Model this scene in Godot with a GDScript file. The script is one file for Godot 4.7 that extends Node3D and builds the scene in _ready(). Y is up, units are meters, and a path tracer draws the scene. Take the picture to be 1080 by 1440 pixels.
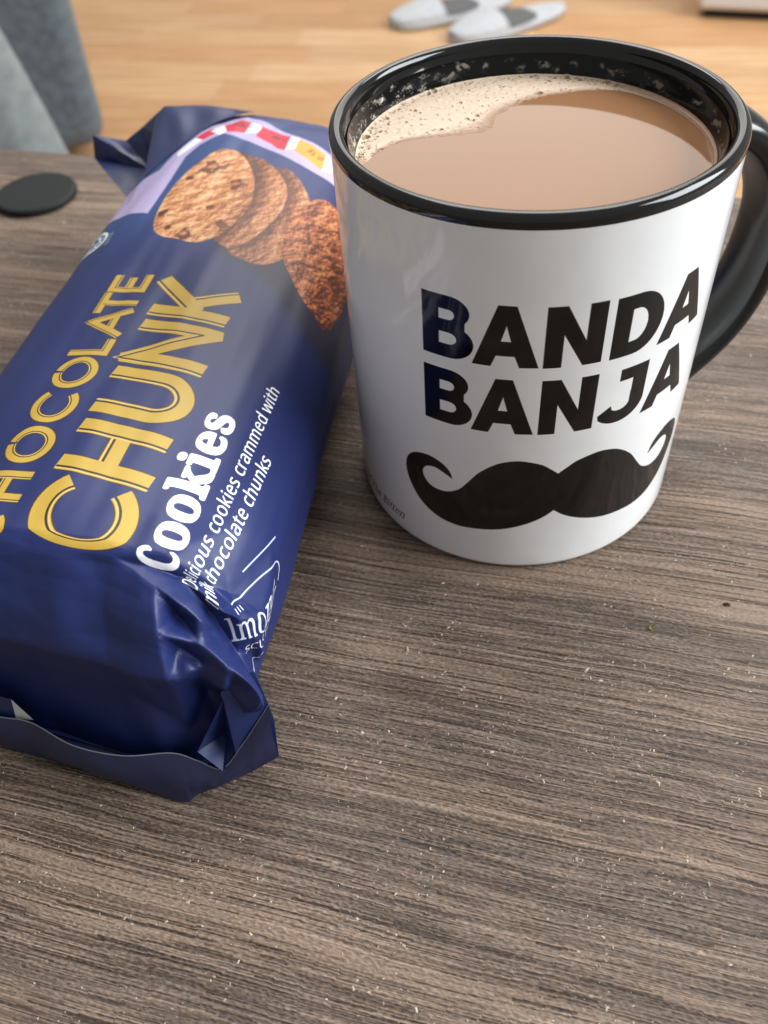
extends Node3D
# Close-up: a cookie pack, a mug of milky tea and a black disc on a dark wood-effect table.
# Lengths inside builders are in millimetres; MM turns them into metres.

const MM := 0.001
const PHI := 0.2268928            # the pack's axis turned 13 degrees from -z
const OFF := -87.0
const PW := 41.5                  # pack half width
const PHC := 27.0                 # pack half height
const PN := 2.6

var pack_a := Vector3(sin(PHI), 0, -cos(PHI))
var pack_m := Vector3(cos(PHI), 0, sin(PHI))
var rng := RandomNumberGenerator.new()
var sec := PackedVector2Array()   # pack cross-section by arc length
var sec_arc := PackedFloat32Array()


func _ready() -> void:
	rng.seed = 7
	camera_and_light()
	var wood := table_texture()
	build_floor()
	build_table(wood)
	build_sofa()
	build_slippers()
	build_white_box()
	build_mug()
	build_tea()
	build_pack()
	build_disc()
	build_crumbs()


# ---------------------------------------------------------------- camera, light
func camera_and_light() -> void:
	var th := 0.828
	var ro := -0.087
	var fwd := Vector3(0, -sin(th), -cos(th))
	var up0 := Vector3(0, cos(th), -sin(th))
	var rt0 := Vector3(1, 0, 0)
	var rt := rt0 * cos(ro) + up0 * sin(ro)
	var up := up0 * cos(ro) - rt0 * sin(ro)
	var cam := Camera3D.new()
	cam.name = "camera"
	cam.transform = Transform3D(Basis(rt, up, -fwd), Vector3(-37.05, 171.62, 175.29) * MM)
	var at := CameraAttributesPhysical.new()
	at.frustum_focal_length = 20.402
	at.frustum_near = 0.01
	at.frustum_far = 40.0
	at.frustum_focus_distance = 0.176
	at.exposure_aperture = 12.5
	cam.attributes = at
	cam.fov = 60.92
	cam.near = 0.01
	cam.far = 40.0
	add_child(cam)
	cam.current = true
	var we := WorldEnvironment.new()
	we.name = "world_environment"
	var e := Environment.new()
	e.background_mode = Environment.BG_COLOR
	e.background_color = Color(0.24, 0.234, 0.23).linear_to_srgb()
	e.tonemap_mode = Environment.TONE_MAPPER_LINEAR
	e.tonemap_exposure = 1.42
	e.sdfgi_enabled = true
	e.ssao_enabled = true
	e.ssil_enabled = true
	we.environment = e
	add_child(we)
	area("window_light_far", Vector3(0.7, 1.55, -3.3), Vector3(0, 0.1, -0.2), Vector2(2.6, 1.5), 1.9, Color(1.0, 0.97, 0.92))
	area("ceiling_light_far", Vector3(0.35, 2.2, -1.5), Vector3(0, 0.03, 0), Vector2(1.7, 1.5), 3.9, Color(1.0, 0.97, 0.93))
	area("window_light_right", Vector3(2.2, 1.35, 0.25), Vector3(0, 0.05, 0), Vector2(1.8, 1.5), 9.0, Color(0.92, 0.97, 1.0))


func area(called: String, from: Vector3, to: Vector3, size: Vector2, energy: float, col: Color) -> void:
	var l := AreaLight3D.new()
	l.name = called
	l.area_size = size
	l.light_energy = energy
	l.light_color = col.linear_to_srgb()
	l.shadow_enabled = true
	l.set("area_range", 12.0)
	add_child(l)
	l.look_at_from_position(from, to, Vector3.UP)


# ---------------------------------------------------------------- helpers
func part(called: String, mesh: Mesh, mat: Material, parent: Node = self) -> MeshInstance3D:
	var o := MeshInstance3D.new()
	o.name = called
	o.mesh = mesh
	if mat:
		o.material_override = mat
	parent.add_child(o, true)
	return o


func thing(called: String, label: String, category: String, at := Vector3.ZERO, group := "") -> Node3D:
	var o := Node3D.new()
	o.name = called
	o.position = at
	add_child(o, true)
	tag(o, label, category, group)
	return o


func tag(o: Node, label: String, category: String, group := "") -> void:
	o.set_meta("label", label)
	o.set_meta("category", category)
	if group:
		o.set_meta("group", group)


func mat(albedo: Color, rough := 0.6, spec := 0.5) -> StandardMaterial3D:
	# albedo in linear values
	var m := StandardMaterial3D.new()
	m.albedo_color = albedo.linear_to_srgb()
	m.roughness = rough
	m.metallic_specular = spec
	return m


# A grid of points P[j * nx + i] as a smooth mesh. flip turns the faces over.
func grid_mesh(P: PackedVector3Array, nx: int, ny: int, uv := PackedVector2Array(), wrap := false, flip := false, colors := PackedColorArray()) -> ArrayMesh:
	var N := PackedVector3Array()
	N.resize(P.size())
	for j in ny:
		var j0 := maxi(j - 1, 0) * nx
		var j1 := mini(j + 1, ny - 1) * nx
		for i in nx:
			var i0 := i - 1
			var i1 := i + 1
			if wrap:
				if i0 < 0: i0 = nx - 2
				if i1 > nx - 1: i1 = 1
			else:
				i0 = maxi(i0, 0)
				i1 = mini(i1, nx - 1)
			var n := (P[j * nx + i1] - P[j * nx + i0]).cross(P[j1 + i] - P[j0 + i])
			n = n.normalized() if n.length_squared() > 1e-24 else Vector3.UP
			N[j * nx + i] = -n if flip else n
	var I := PackedInt32Array()
	for j in ny - 1:
		for i in nx - 1:
			var a := j * nx + i
			var b := a + 1
			var c := a + nx
			var d := c + 1
			if flip:
				I.append_array([a, b, d, a, d, c])
			else:
				I.append_array([a, d, b, a, c, d])
	var arr := []
	arr.resize(Mesh.ARRAY_MAX)
	arr[Mesh.ARRAY_VERTEX] = P
	arr[Mesh.ARRAY_NORMAL] = N
	arr[Mesh.ARRAY_INDEX] = I
	if uv.size():
		arr[Mesh.ARRAY_TEX_UV] = uv
	if colors.size():
		arr[Mesh.ARRAY_COLOR] = colors
	var m := ArrayMesh.new()
	m.add_surface_from_arrays(Mesh.PRIMITIVE_TRIANGLES, arr)
	return m


# A profile of (radius, height) in mm turned about the y axis, seen from outside going up.
func lathe(prof: PackedVector2Array, n := 160, vlo := 0.0, vhi := 1.0) -> ArrayMesh:
	var P := PackedVector3Array()
	var U := PackedVector2Array()
	for j in prof.size():
		for i in n + 1:
			var az := TAU * i / n - PI
			P.append(Vector3(prof[j].x * sin(az), prof[j].y, prof[j].x * cos(az)) * MM)
			U.append(Vector2(float(i) / n, 1.0 - (prof[j].y - vlo) / maxf(vhi - vlo, 1e-6)))
	return grid_mesh(P, n + 1, prof.size(), U, true)


# A box with rounded edges, size and radius in metres.
func rbox(size: Vector3, r: float, n := 5, bulge := 0.0) -> ArrayMesh:
	var st := SurfaceTool.new()
	st.begin(Mesh.PRIMITIVE_TRIANGLES)
	var h := size / 2.0
	var inner := h - Vector3(r, r, r)
	var ticks := PackedFloat32Array()
	for k in n + 1:
		ticks.append(-1.0 + 0.5 * (1.0 - cos(PI / 2 * k / n)) * 0.999)
	var full := []
	var base := 0
	for f in 6:
		var ax := f / 2
		var sgn := 1.0 if f % 2 else -1.0
		var m := 2 * n + 6
		for j in m + 1:
			for i in m + 1:
				var q := Vector3.ZERO
				q[ax] = sgn * h[ax]
				var uu := tick(i, m, n, inner[(ax + 1) % 3], r)
				var vv := tick(j, m, n, inner[(ax + 2) % 3], r)
				q[(ax + 1) % 3] = uu
				q[(ax + 2) % 3] = vv
				var c := Vector3(clampf(q.x, -inner.x, inner.x), clampf(q.y, -inner.y, inner.y), clampf(q.z, -inner.z, inner.z))
				var d := (q - c).normalized()
				var p := c + d * r
				if bulge > 0.0:
					p[ax] += sgn * bulge * (1.0 - pow(uu / h[(ax + 1) % 3], 2)) * (1.0 - pow(vv / h[(ax + 2) % 3], 2))
				st.set_normal(d)
				st.set_uv(Vector2(uu, vv))
				st.add_vertex(p)
		for j in m:
			for i in m:
				var a := base + j * (m + 1) + i
				var b := a + 1
				var c2 := a + m + 1
				var d2 := c2 + 1
				for k in ([a, d2, b, a, c2, d2] if sgn > 0 else [a, b, d2, a, d2, c2]):
					st.add_index(k)
		base += (m + 1) * (m + 1)
	return st.commit()


func tick(i: int, m: int, n: int, inner: float, r: float) -> float:
	# edges get n steps each, the flat middle the rest
	if i <= n:
		return -inner - r * tan(PI / 4 * (1.0 - float(i) / n))
	if i >= m - n:
		return inner + r * tan(PI / 4 * (1.0 - float(m - i) / n))
	return lerpf(-inner, inner, float(i - n) / (m - 2 * n))


func facets(pts: Array, tris: Array, sub := 6, rough := 0.0, seed_ := 1) -> ArrayMesh:
	# triangles in mm, each split into sub*sub, slightly dented; returned with smooth edges inside each facet only
	var st := SurfaceTool.new()
	st.begin(Mesh.PRIMITIVE_TRIANGLES)
	var nz := FastNoiseLite.new()
	nz.seed = seed_
	nz.frequency = 0.09
	var group := 0
	for t in tris:
		var A: Vector3 = pts[t[0]]
		var B: Vector3 = pts[t[1]]
		var C: Vector3 = pts[t[2]]
		var n := (B - A).cross(C - A).normalized()
		var at := func(i: int, j: int) -> Vector3:
			var u := float(i) / sub
			var v := float(j) / sub
			var w := 1.0 - u - v
			var p := A * w + B * u + C * v
			var inside := minf(minf(u, v), w) * 3.0
			return (p + n * rough * inside * nz.get_noise_3dv(p) * 2.0) * MM
		st.set_smooth_group(group)
		for i in sub:
			for j in sub - i:
				st.add_vertex(at.call(i, j)); st.add_vertex(at.call(i, j + 1)); st.add_vertex(at.call(i + 1, j))
				if i + j < sub - 1:
					st.add_vertex(at.call(i + 1, j)); st.add_vertex(at.call(i, j + 1)); st.add_vertex(at.call(i + 1, j + 1))
		group += 1
	st.generate_normals()
	return st.commit()


func noise_bytes(w: int, h: int, freq: float, seed_: int, octaves := 3, seamless := true, warp := 0.0, W := 0, H := 0) -> PackedByteArray:
	var n := FastNoiseLite.new()
	n.noise_type = FastNoiseLite.TYPE_SIMPLEX_SMOOTH
	n.seed = seed_
	n.frequency = freq
	n.fractal_octaves = octaves
	if warp > 0.0:
		n.domain_warp_enabled = true
		n.domain_warp_amplitude = warp
		n.domain_warp_frequency = freq * 0.3
	var im := n.get_seamless_image(w, h) if seamless else n.get_image(w, h)
	if W:
		im.resize(W, H, Image.INTERPOLATE_CUBIC)
	return im.get_data()


# ---- painting flat print
func fill_poly(im: Image, contours: Array, col: Color) -> void:
	var lo := 1e9
	var hi := -1e9
	for c in contours:
		for p in c:
			lo = minf(lo, p.y)
			hi = maxf(hi, p.y)
	var w := im.get_width()
	for y in range(maxi(int(floor(lo)), 0), mini(int(ceil(hi)) + 1, im.get_height())):
		var yc := y + 0.5
		var xs := PackedFloat32Array()
		for c in contours:
			var n: int = c.size()
			for k in n:
				var p: Vector2 = c[k]
				var q: Vector2 = c[(k + 1) % n]
				if (p.y <= yc) != (q.y <= yc):
					xs.append(p.x + (yc - p.y) / (q.y - p.y) * (q.x - p.x))
		xs.sort()
		for k in range(0, xs.size() - 1, 2):
			var a := clampi(int(round(xs[k])), 0, w)
			var b := clampi(int(round(xs[k + 1])), 0, w)
			if b > a:
				im.fill_rect(Rect2i(a, y, b - a, 1), col)


func stroke(im: Image, line: PackedVector2Array, width: float, col: Color, map: Callable, closed := false, side := 0.0, round_end := false, miter := true) -> void:
	# a line in mm drawn with a width in mm; side shifts it to its left
	var path := line
	if side != 0.0:
		path = PackedVector2Array()
		var n := line.size()
		for k in n:
			var a := line[(k - 1 + n) % n] if closed or k > 0 else line[k]
			var b := line[(k + 1) % n] if closed or k < n - 1 else line[k]
			var d0 := (line[k] - a).normalized() if a != line[k] else (b - line[k]).normalized()
			var d1 := (b - line[k]).normalized() if b != line[k] else d0
			var nn := (Vector2(-d0.y, d0.x) + Vector2(-d1.y, d1.x))
			nn = nn / maxf(nn.length_squared() * 0.5, 0.3)
			path.append(line[k] + nn * side)
	var px := PackedVector2Array()
	for p in path:
		px.append(map.call(p) * 16.0)
	var unit: float = (map.call(Vector2(1, 0)) - map.call(Vector2.ZERO)).length() * 16.0
	var polys := Geometry2D.offset_polyline(px, width * 0.5 * unit, Geometry2D.JOIN_MITER if miter else Geometry2D.JOIN_ROUND, Geometry2D.END_JOINED if closed else (Geometry2D.END_ROUND if round_end else Geometry2D.END_BUTT))
	var all := []
	for q in polys:
		var s := PackedVector2Array()
		for p in q:
			s.append(p / 16.0)
		all.append(s)
	fill_poly(im, all, col)


func smooth_line(pts: PackedVector2Array, closed: bool, steps := 6) -> PackedVector2Array:
	var out := PackedVector2Array()
	var n := pts.size()
	for k in (n if closed else n - 1):
		var p0 := pts[(k - 1 + n) % n] if closed or k > 0 else pts[0]
		var p1 := pts[k]
		var p2 := pts[(k + 1) % n]
		var p3 := pts[(k + 2) % n] if closed or k + 2 < n else pts[n - 1]
		for s in steps:
			out.append(p1.cubic_interpolate(p2, p0, p3, float(s) / steps))
	if not closed:
		out.append(pts[n - 1])
	return out


func text_contours(words: String, face: String, weight: int) -> Array:
	# front triangles of the words, scaled so that the bounding box is known: [triangles, box]
	var f := SystemFont.new()
	f.font_names = PackedStringArray([face])
	f.font_weight = weight
	var t := TextMesh.new()
	t.font = f
	t.font_size = 64
	t.pixel_size = 0.01
	t.depth = 0.0
	t.curve_step = 1.0
	t.text = words
	var arr := t.get_mesh_arrays()
	var v: PackedVector3Array = arr[Mesh.ARRAY_VERTEX]
	var idx := PackedInt32Array()
	if arr[Mesh.ARRAY_INDEX] != null:
		idx = arr[Mesh.ARRAY_INDEX]
	else:
		idx = PackedInt32Array(range(v.size()))
	var box := Rect2(v[0].x, v[0].y, 0, 0)
	for p in v:
		box = box.expand(Vector2(p.x, p.y))
	var tris := []
	for k in range(0, idx.size(), 3):
		tris.append(PackedVector2Array([Vector2(v[idx[k]].x, v[idx[k]].y), Vector2(v[idx[k + 1]].x, v[idx[k + 1]].y), Vector2(v[idx[k + 2]].x, v[idx[k + 2]].y)]))
	return [tris, box]


func write(im: Image, words: String, face: String, weight: int, origin: Vector2, size: Vector2, map: Callable, col: Color, slant := 0.0, tilt := 0.0) -> void:
	# words in a box whose lower left corner is origin (mm, x along, y up); map turns that into pixels
	var tc := text_contours(words, face, weight)
	var box: Rect2 = tc[1]
	for tri in tc[0]:
		var q := PackedVector2Array()
		for p in tri:
			var r: Vector2 = (p - box.position) / box.size * size
			q.append(map.call(origin + Vector2(r.x + slant * r.y, r.y + tilt * r.x)))
		fill_poly(im, [q], col)


# ---------------------------------------------------------------- floor
func build_floor() -> void:
	var fl := part("floor", rbox(Vector3(6.0, 0.04, 5.0), 0.004, 2), mat(Color(0.2, 0.12, 0.06), 0.7))
	fl.position = Vector3(0, -0.474, -1.6)
	fl.set_meta("kind", "structure")
	tag(fl, "light oak laminate floor below and beyond the table", "floor")
	# grain texture shared by all planks
	var W := 1024
	var H := 256
	var n1 := noise_bytes(64, H, 0.05, 31, 4, true, 4.0, W, H)
	var n2 := noise_bytes(128, H, 0.16, 32, 2, true, 0.0, W, H)
	var bytes := PackedByteArray()
	bytes.resize(W * H * 3)
	for k in W * H:
		var v := (n1[k] - 128) / 128.0 * 0.75 + (n2[k] - 128) / 128.0 * 0.25
		v = clampf(0.55 + v * 0.42, 0.0, 1.0)
		bytes[k * 3] = int(lerpf(196, 246, v))
		bytes[k * 3 + 1] = int(lerpf(160, 224, v))
		bytes[k * 3 + 2] = int(lerpf(118, 194, v))
	var tex := ImageTexture.create_from_image(Image.create_from_data(W, H, false, Image.FORMAT_RGB8, bytes))
	var mats := []
	for k in 5:
		var m := StandardMaterial3D.new()
		m.albedo_texture = tex
		m.albedo_color = [Color(0.83, 0.76, 0.69), Color(0.85, 0.78, 0.70), Color(0.80, 0.71, 0.62), Color(0.88, 0.82, 0.76), Color(0.83, 0.73, 0.64)][k]
		m.roughness = 0.5
		m.metallic_specular = 0.35
		mats.append(m)
	var ang := deg_to_rad(-14.0)
	var wid := 0.085
	var lens := [0.46, 0.34, 0.58]
	var shapes := []
	for L in lens:
		var st := SurfaceTool.new()
		st.begin(Mesh.PRIMITIVE_TRIANGLES)
		plank_shape(st, L, wid, 0.008)
		shapes.append(st.commit())
	var r := RandomNumberGenerator.new()
	r.seed = 5
	var basis := Basis(Vector3.UP, ang)
	for row in 24:
		var zz := -0.95 - row * wid
		var x := -1.35 + r.randf() * 0.4 - 0.4
		while x < 1.25:
			var k := r.randi() % 3
			var o := part("plank", shapes[k], mats[r.randi() % 5], fl)
			var c: Vector3 = basis * Vector3(x + lens[k] / 2, 0, zz + 0.7) + Vector3(0, 0, -0.7)
			o.transform = Transform3D(basis, Vector3(c.x, -0.4535, c.z) - fl.position)
			x += lens[k]


func plank_shape(st: SurfaceTool, L: float, w: float, t: float) -> void:
	var b := 0.0008
	var prof := [Vector2(-w / 2 + 0.0002, -t), Vector2(-w / 2 + 0.0002, -b), Vector2(-w / 2 + b, 0), Vector2(w / 2 - b, 0), Vector2(w / 2 - 0.0002, -b), Vector2(w / 2 - 0.0002, -t)]
	for k in 5:
		var p: Vector2 = prof[k]
		var q: Vector2 = prof[k + 1]
		var x0 := -L / 2 + 0.0002
		var x1 := L / 2 - 0.0002
		var n := Vector3(0, q.x - p.x, p.y - q.y).normalized()
		var v := [Vector3(x0, p.y, p.x), Vector3(x1, p.y, p.x), Vector3(x1, q.y, q.x), Vector3(x0, q.y, q.x)]
		for i in [0, 1, 2, 0, 2, 3]:
			st.set_normal(n)
			st.set_uv(Vector2(v[i].x / 0.9, v[i].z / 0.22 + L))
			st.add_vertex(v[i])


# ---------------------------------------------------------------- table
const TEX_M := 0.36

func table_texture() -> Array:
	var S := 2048
	var streak := noise_bytes(60, S, 0.10, 12, 3, true, 2.0, S, S)
	var bands := noise_bytes(24, 256, 0.045, 13, 3, true, 0.0, S, S)
	var fibre := noise_bytes(700, S, 0.36, 14, 2, true, 0.0, S, S)
	var wave := noise_bytes(64, 64, 0.05, 15, 2, true, 0.0, S, S)
	# long thin pores, in bundles; and paler raised fibres between them
	var r := RandomNumberGenerator.new()
	r.seed = 303
	var pore := Image.create(S, S, false, Image.FORMAT_L8)
	var pale := Image.create(S, S, false, Image.FORMAT_L8)
	for k in 42000:
		var im := pale if k % 4 == 0 else pore
		var x := r.randi() % S
		var y := r.randi() % S
		if r.randf() > 0.42 + (128 - bands[y * S + x]) / 160.0 + (128 - streak[y * S + x]) / 150.0:
			continue
		var n := 1 + r.randi() % 4
		for b in n:
			var L := int(50 + 380 * pow(r.randf(), 2.0))
			var th := 1 + int(r.randf() * r.randf() * 2.9)
			var tone := r.randf_range(0.2, 0.85)
			dash(im, x, y, L, th, tone, S)
			x = (x + r.randi_range(-60, 60) + S) % S
			y = (y + r.randi_range(3, 8)) % S
	var pb := pore.get_data()
	var lb := pale.get_data()
	var col := PackedByteArray()
	col.resize(S * S * 3)
	var hgt := PackedByteArray()
	hgt.resize(S * S)
	for y in S:
		for x in S:
			var k := y * S + x
			var q := ((y + ((wave[k] - 128) >> 4) + S) & 2047) * S + x
			var sk := (streak[q] - 128) * 0.0078
			var bd := (bands[q] - 128) * 0.0078
			var v := 0.63 + sk * 0.08 + bd * 0.035 + (fibre[q] - 128) * 0.0020 + lb[q] * 0.0009 - pb[q] * 0.0024
			v = clampf(v, 0.0, 1.0)
			hgt[k] = int(v * 255.0)
			var w := 1.0 - v
			col[k * 3] = int(200.0 * v + 46.0 * w)
			col[k * 3 + 1] = int(180.0 * v + 38.0 * w - bd * 2.0)
			col[k * 3 + 2] = int(163.0 * v + 34.0 * w - bd * 4.0)
	var c := ImageTexture.create_from_image(Image.create_from_data(S, S, false, Image.FORMAT_RGB8, col))
	var h := ImageTexture.create_from_image(Image.create_from_data(S, S, false, Image.FORMAT_L8, hgt))
	return [c, h]


func dash(im: Image, x: int, y: int, L: int, th: int, tone: float, S: int) -> void:
	# a run of pixels that thins out towards its ends, wrapped round the sheet
	var part_len := [0.18, 0.64, 0.18]
	var at := x
	for p in 3:
		var w := maxi(1, int(L * part_len[p]))
		var t := th if p == 1 else maxi(1, th - 1)
		var g := tone if p == 1 else tone * 0.55
		var col := Color(g, g, g)
		var a := at % S
		im.fill_rect(Rect2i(a, y, mini(w, S - a), t), col)
		if a + w > S:
			im.fill_rect(Rect2i(0, y, a + w - S, t), col)
		at += w


func build_table(wood: Array) -> void:
	var ang := deg_to_rad(-18.0)
	var t := thing("coffee_table", "dark brown wood-effect table top with embossed grain under the mug", "table")
	t.rotation.y = ang
	var m := StandardMaterial3D.new()
	m.albedo_texture = wood[0]
	m.albedo_color = Color(0.88, 0.85, 0.825)
	m.roughness = 0.52
	m.metallic_specular = 0.42
	m.heightmap_enabled = true
	m.heightmap_texture = wood[1]
	m.heightmap_scale = 0.036
	# in the table's own axes: grain along x, far edge at z = -0.156
	var x0 := -0.62
	var x1 := 0.50
	var z0 := -0.1565
	var z1 := 0.42
	var P := PackedVector3Array()
	var U := PackedVector2Array()
	var r := 0.0015
	var prof := [Vector2(z0, -0.002)]
	for k in 6:
		var b := PI / 2 * k / 5
		prof.append(Vector2(z0 + r - r * cos(b), -r + r * sin(b)))
	for k in 5:
		prof.append(Vector2(lerpf(z0 + r, z1, (k + 1) / 5.0), 0.0))
	for q in prof:
		for i in 9:
			var x := lerpf(x0, x1, i / 8.0)
			P.append(Vector3(x, q.y, q.x))
			U.append(Vector2(x / TEX_M + 0.37, q.x / TEX_M + 0.11))
	part("tabletop", grid_mesh(P, 9, prof.size(), U, false, true), m, t)
	var core := part("edge_band", rbox(Vector3(x1 - x0, 0.024, z1 - z0 - 0.001), 0.001, 2), mat(Color(0.09, 0.07, 0.055), 0.6), t)
	core.position = Vector3((x0 + x1) / 2, -0.0145, (z0 + z1) / 2)


# ---------------------------------------------------------------- background furniture
func felt(c: Color, seed_: int, scale := 6.0) -> StandardMaterial3D:
	var m := StandardMaterial3D.new()
	var n := FastNoiseLite.new()
	n.seed = seed_
	n.frequency = 0.03
	n.fractal_octaves = 5
	var im := n.get_seamless_image(256, 256)
	var b := im.get_data()
	var px := PackedByteArray()
	px.resize(256 * 256 * 3)
	var s := c.linear_to_srgb()
	for k in 256 * 256:
		var v := 1.0 + (b[k] - 128) / 128.0 * 0.13
		px[k * 3] = clampi(int(s.r * v * 255), 0, 255)
		px[k * 3 + 1] = clampi(int(s.g * v * 255), 0, 255)
		px[k * 3 + 2] = clampi(int(s.b * v * 255), 0, 255)
	m.albedo_texture = ImageTexture.create_from_image(Image.create_from_data(256, 256, false, Image.FORMAT_RGB8, px))
	m.uv1_triplanar = true
	m.uv1_scale = Vector3(scale, scale, scale)
	m.roughness = 0.95
	m.metallic_specular = 0.2
	m.rim_enabled = true
	m.rim = 0.3
	return m


func build_sofa() -> void:
	var s := thing("sofa", "grey fabric sofa end standing on the floor behind the black disc", "sofa", Vector3(-0.415, -0.45, -1.20))
	s.rotation.y = deg_to_rad(16.0)
	var body := part("upholstered_end", rbox(Vector3(0.7, 0.56, 0.62), 0.035, 6, 0.01), felt(Color(0.110, 0.132, 0.150), 21), s)
	body.position = Vector3(-0.35, 0.305, -0.31)
	var dark := mat(Color(0.02, 0.018, 0.016), 0.7)
	for q in [Vector2(-0.1, -0.09), Vector2(-0.62, -0.09), Vector2(-0.1, -0.53), Vector2(-0.62, -0.53)]:
		var leg := part("leg", lathe(PackedVector2Array([Vector2(0.1, 0), Vector2(18, 0), Vector2(19, 2), Vector2(25, 82), Vector2(0.1, 84)]), 24), dark, s)
		leg.position = Vector3(q.x, 0, q.y)
	# the paler cushion leaning in front of it
	var c := part("cushion", rbox(Vector3(0.5, 0.5, 0.10), 0.04, 6, 0.015), felt(Color(0.165, 0.187, 0.187), 22))
	c.position = Vector3(-0.595, -0.195, -0.652)
	c.rotation = Vector3(0, deg_to_rad(24), deg_to_rad(11.6))
	tag(c, "pale grey fabric cushion in front of the darker sofa end, at the left frame edge", "cushion")


func build_slippers() -> void:
	for k in 2:
		var s := thing("slipper", ["pale grey felt slipper, the nearer and right one of the pair on the floor", "pale grey felt slipper, the further and left one of the pair on the floor"][k], "slipper", [Vector3(0.285, -0.4535, -1.645), Vector3(0.185, -0.4535, -1.735)][k], "pair of slippers on the floor")
		s.rotation.y = deg_to_rad([28.0, 20.0][k])
		slipper(s)


func slipper(s: Node3D) -> void:
	# along x: toe at -135 mm, heel at +135 mm
	var fel := felt(Color(0.47, 0.48, 0.50), 23, 14.0)
	var dark := mat(Color(0.14, 0.14, 0.138), 0.95, 0.1)
	var half := func(u: float) -> float:   # half width of the sole
		var x := u * 2.0 - 1.0
		return (46.0 - 7.0 * x) * pow(maxf(1.0 - pow(absf(x), 3.2), 0.0), 0.5)
	var P := PackedVector3Array()
	var nx := 25
	var ny := 41
	for j in ny:
		var u := float(j) / (ny - 1)
		var w: float = half.call(u)
		for i in nx:
			var b := TAU * i / (nx - 1)
			P.append(Vector3(-135 + 270 * u, 8 + 8 * signf(sin(b)) * pow(absf(sin(b)), 0.4), w * cos(b)) * MM)
	part("sole", grid_mesh(P, nx, ny, PackedVector2Array(), true, true), fel, s)
	# the upper: a low arch over the toe that opens at the instep, and a rim round the heel
	P = PackedVector3Array()
	for j in ny:
		var u := 0.015 + 0.37 * float(j) / (ny - 1)
		var w: float = half.call(u) * 0.97
		var h := 18.0 + 24.0 * pow(u / 0.385, 0.7)
		for i in nx:
			var b := PI * i / (nx - 1)
			P.append(Vector3(-135 + 270 * u - 16.0 * sin(b) * u, 14 + (h - 14) * pow(sin(b), 0.8), w * cos(b)) * MM)
	part("upper", grid_mesh(P, nx, ny, PackedVector2Array(), false, true), fel, s)
	P = PackedVector3Array()
	for j in ny:
		var u := 0.30 + 0.40 * float(j) / (ny - 1)
		var w: float = half.call(u) * 0.97 * sqrt(sqrt(maxf(1.0 - pow(2.0 * j / (ny - 1) - 1.0, 2.0), 0.02)))
		for i in nx:
			P.append(Vector3(-135 + 270 * u, 17.5, w * (2.0 * i / (nx - 1) - 1.0)) * MM)
	part("lining", grid_mesh(P, nx, ny, PackedVector2Array(), false, true), dark, s)


func build_white_box() -> void:
	var b := thing("storage_box", "low white box at the far right edge of the floor", "box", Vector3(0.635, -0.4535, -1.60))
	b.rotation.y = deg_to_rad(-22.0)
	var o := part("box_body", rbox(Vector3(0.6, 0.30, 0.4), 0.012, 4), mat(Color(0.68, 0.66, 0.64), 0.45), b)
	o.position = Vector3(0.30, 0.165, -0.2)
	var pl := part("plinth", rbox(Vector3(0.57, 0.018, 0.37), 0.002, 2), mat(Color(0.02, 0.02, 0.02), 0.8), b)
	pl.position = Vector3(0.30, 0.009, -0.2)


# ---------------------------------------------------------------- mug
const MUG_TEX_H := 95.0

func arc_pts(c: Vector2, rx: float, ry: float, a0: float, a1: float, n := 14) -> PackedVector2Array:
	var out := PackedVector2Array()
	for k in n + 1:
		var a := deg_to_rad(lerpf(a0, a1, float(k) / n))
		out.append(c + Vector2(rx * cos(a), ry * sin(a)))
	return out


func V(list: Array) -> PackedVector2Array:
	var out := PackedVector2Array()
	for k in range(0, list.size(), 2):
		out.append(Vector2(list[k], list[k + 1]))
	return out


func letter_b(x: float, y0: float, y1: float) -> Array:
	var h := y1 - y0
	var o := V([x, y0, x, y1, x + 5.6, y1])
	o.append_array(arc_pts(Vector2(x + 5.8, y1 - h * 0.235), 4.3, h * 0.235, 80, -38, 10))
	o.append_array(arc_pts(Vector2(x + 6.2, y0 + h * 0.275), 4.8, h * 0.275, 52, -85, 12))
	var h1 := V([x + 3.7, y0 + h * 0.625, x + 3.7, y0 + h * 0.79, x + 5.6, y0 + h * 0.79])
	h1.append_array(arc_pts(Vector2(x + 5.8, y0 + h * 0.707), 1.25, h * 0.082, 70, -80, 8))
	var h2 := V([x + 3.7, y0 + h * 0.225, x + 3.7, y0 + h * 0.42, x + 5.6, y0 + h * 0.42])
	h2.append_array(arc_pts(Vector2(x + 5.9, y0 + h * 0.322), 1.6, h * 0.097, 75, -80, 8))
	return [o, h1, h2]


func letter_a(x: float, y0: float, y1: float, w := 13.2) -> Array:
	var c := x + w / 2
	var h := y1 - y0
	var o := V([x, y0, c - 1.75, y1, c + 1.75, y1, x + w, y0, x + w - 3.75, y0, x + w - 4.75, y0 + h * 0.19, x + 4.75, y0 + h * 0.19, x + 3.75, y0])
	var i := V([c - 1.0, y0 + h * 0.43, c + 1.0, y0 + h * 0.43, c, y0 + h * 0.69])
	return [o, i]


func letter_n(x: float, y0: float, y1: float, w := 11.6) -> Array:
	var h := y1 - y0
	return [V([x, y0, x, y1, x + 3.75, y1, x + w - 3.6, y0 + h * 0.41, x + w - 3.6, y1, x + w, y1, x + w, y0, x + w - 3.8, y0, x + 3.55, y0 + h * 0.55, x + 3.55, y0])]


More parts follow.
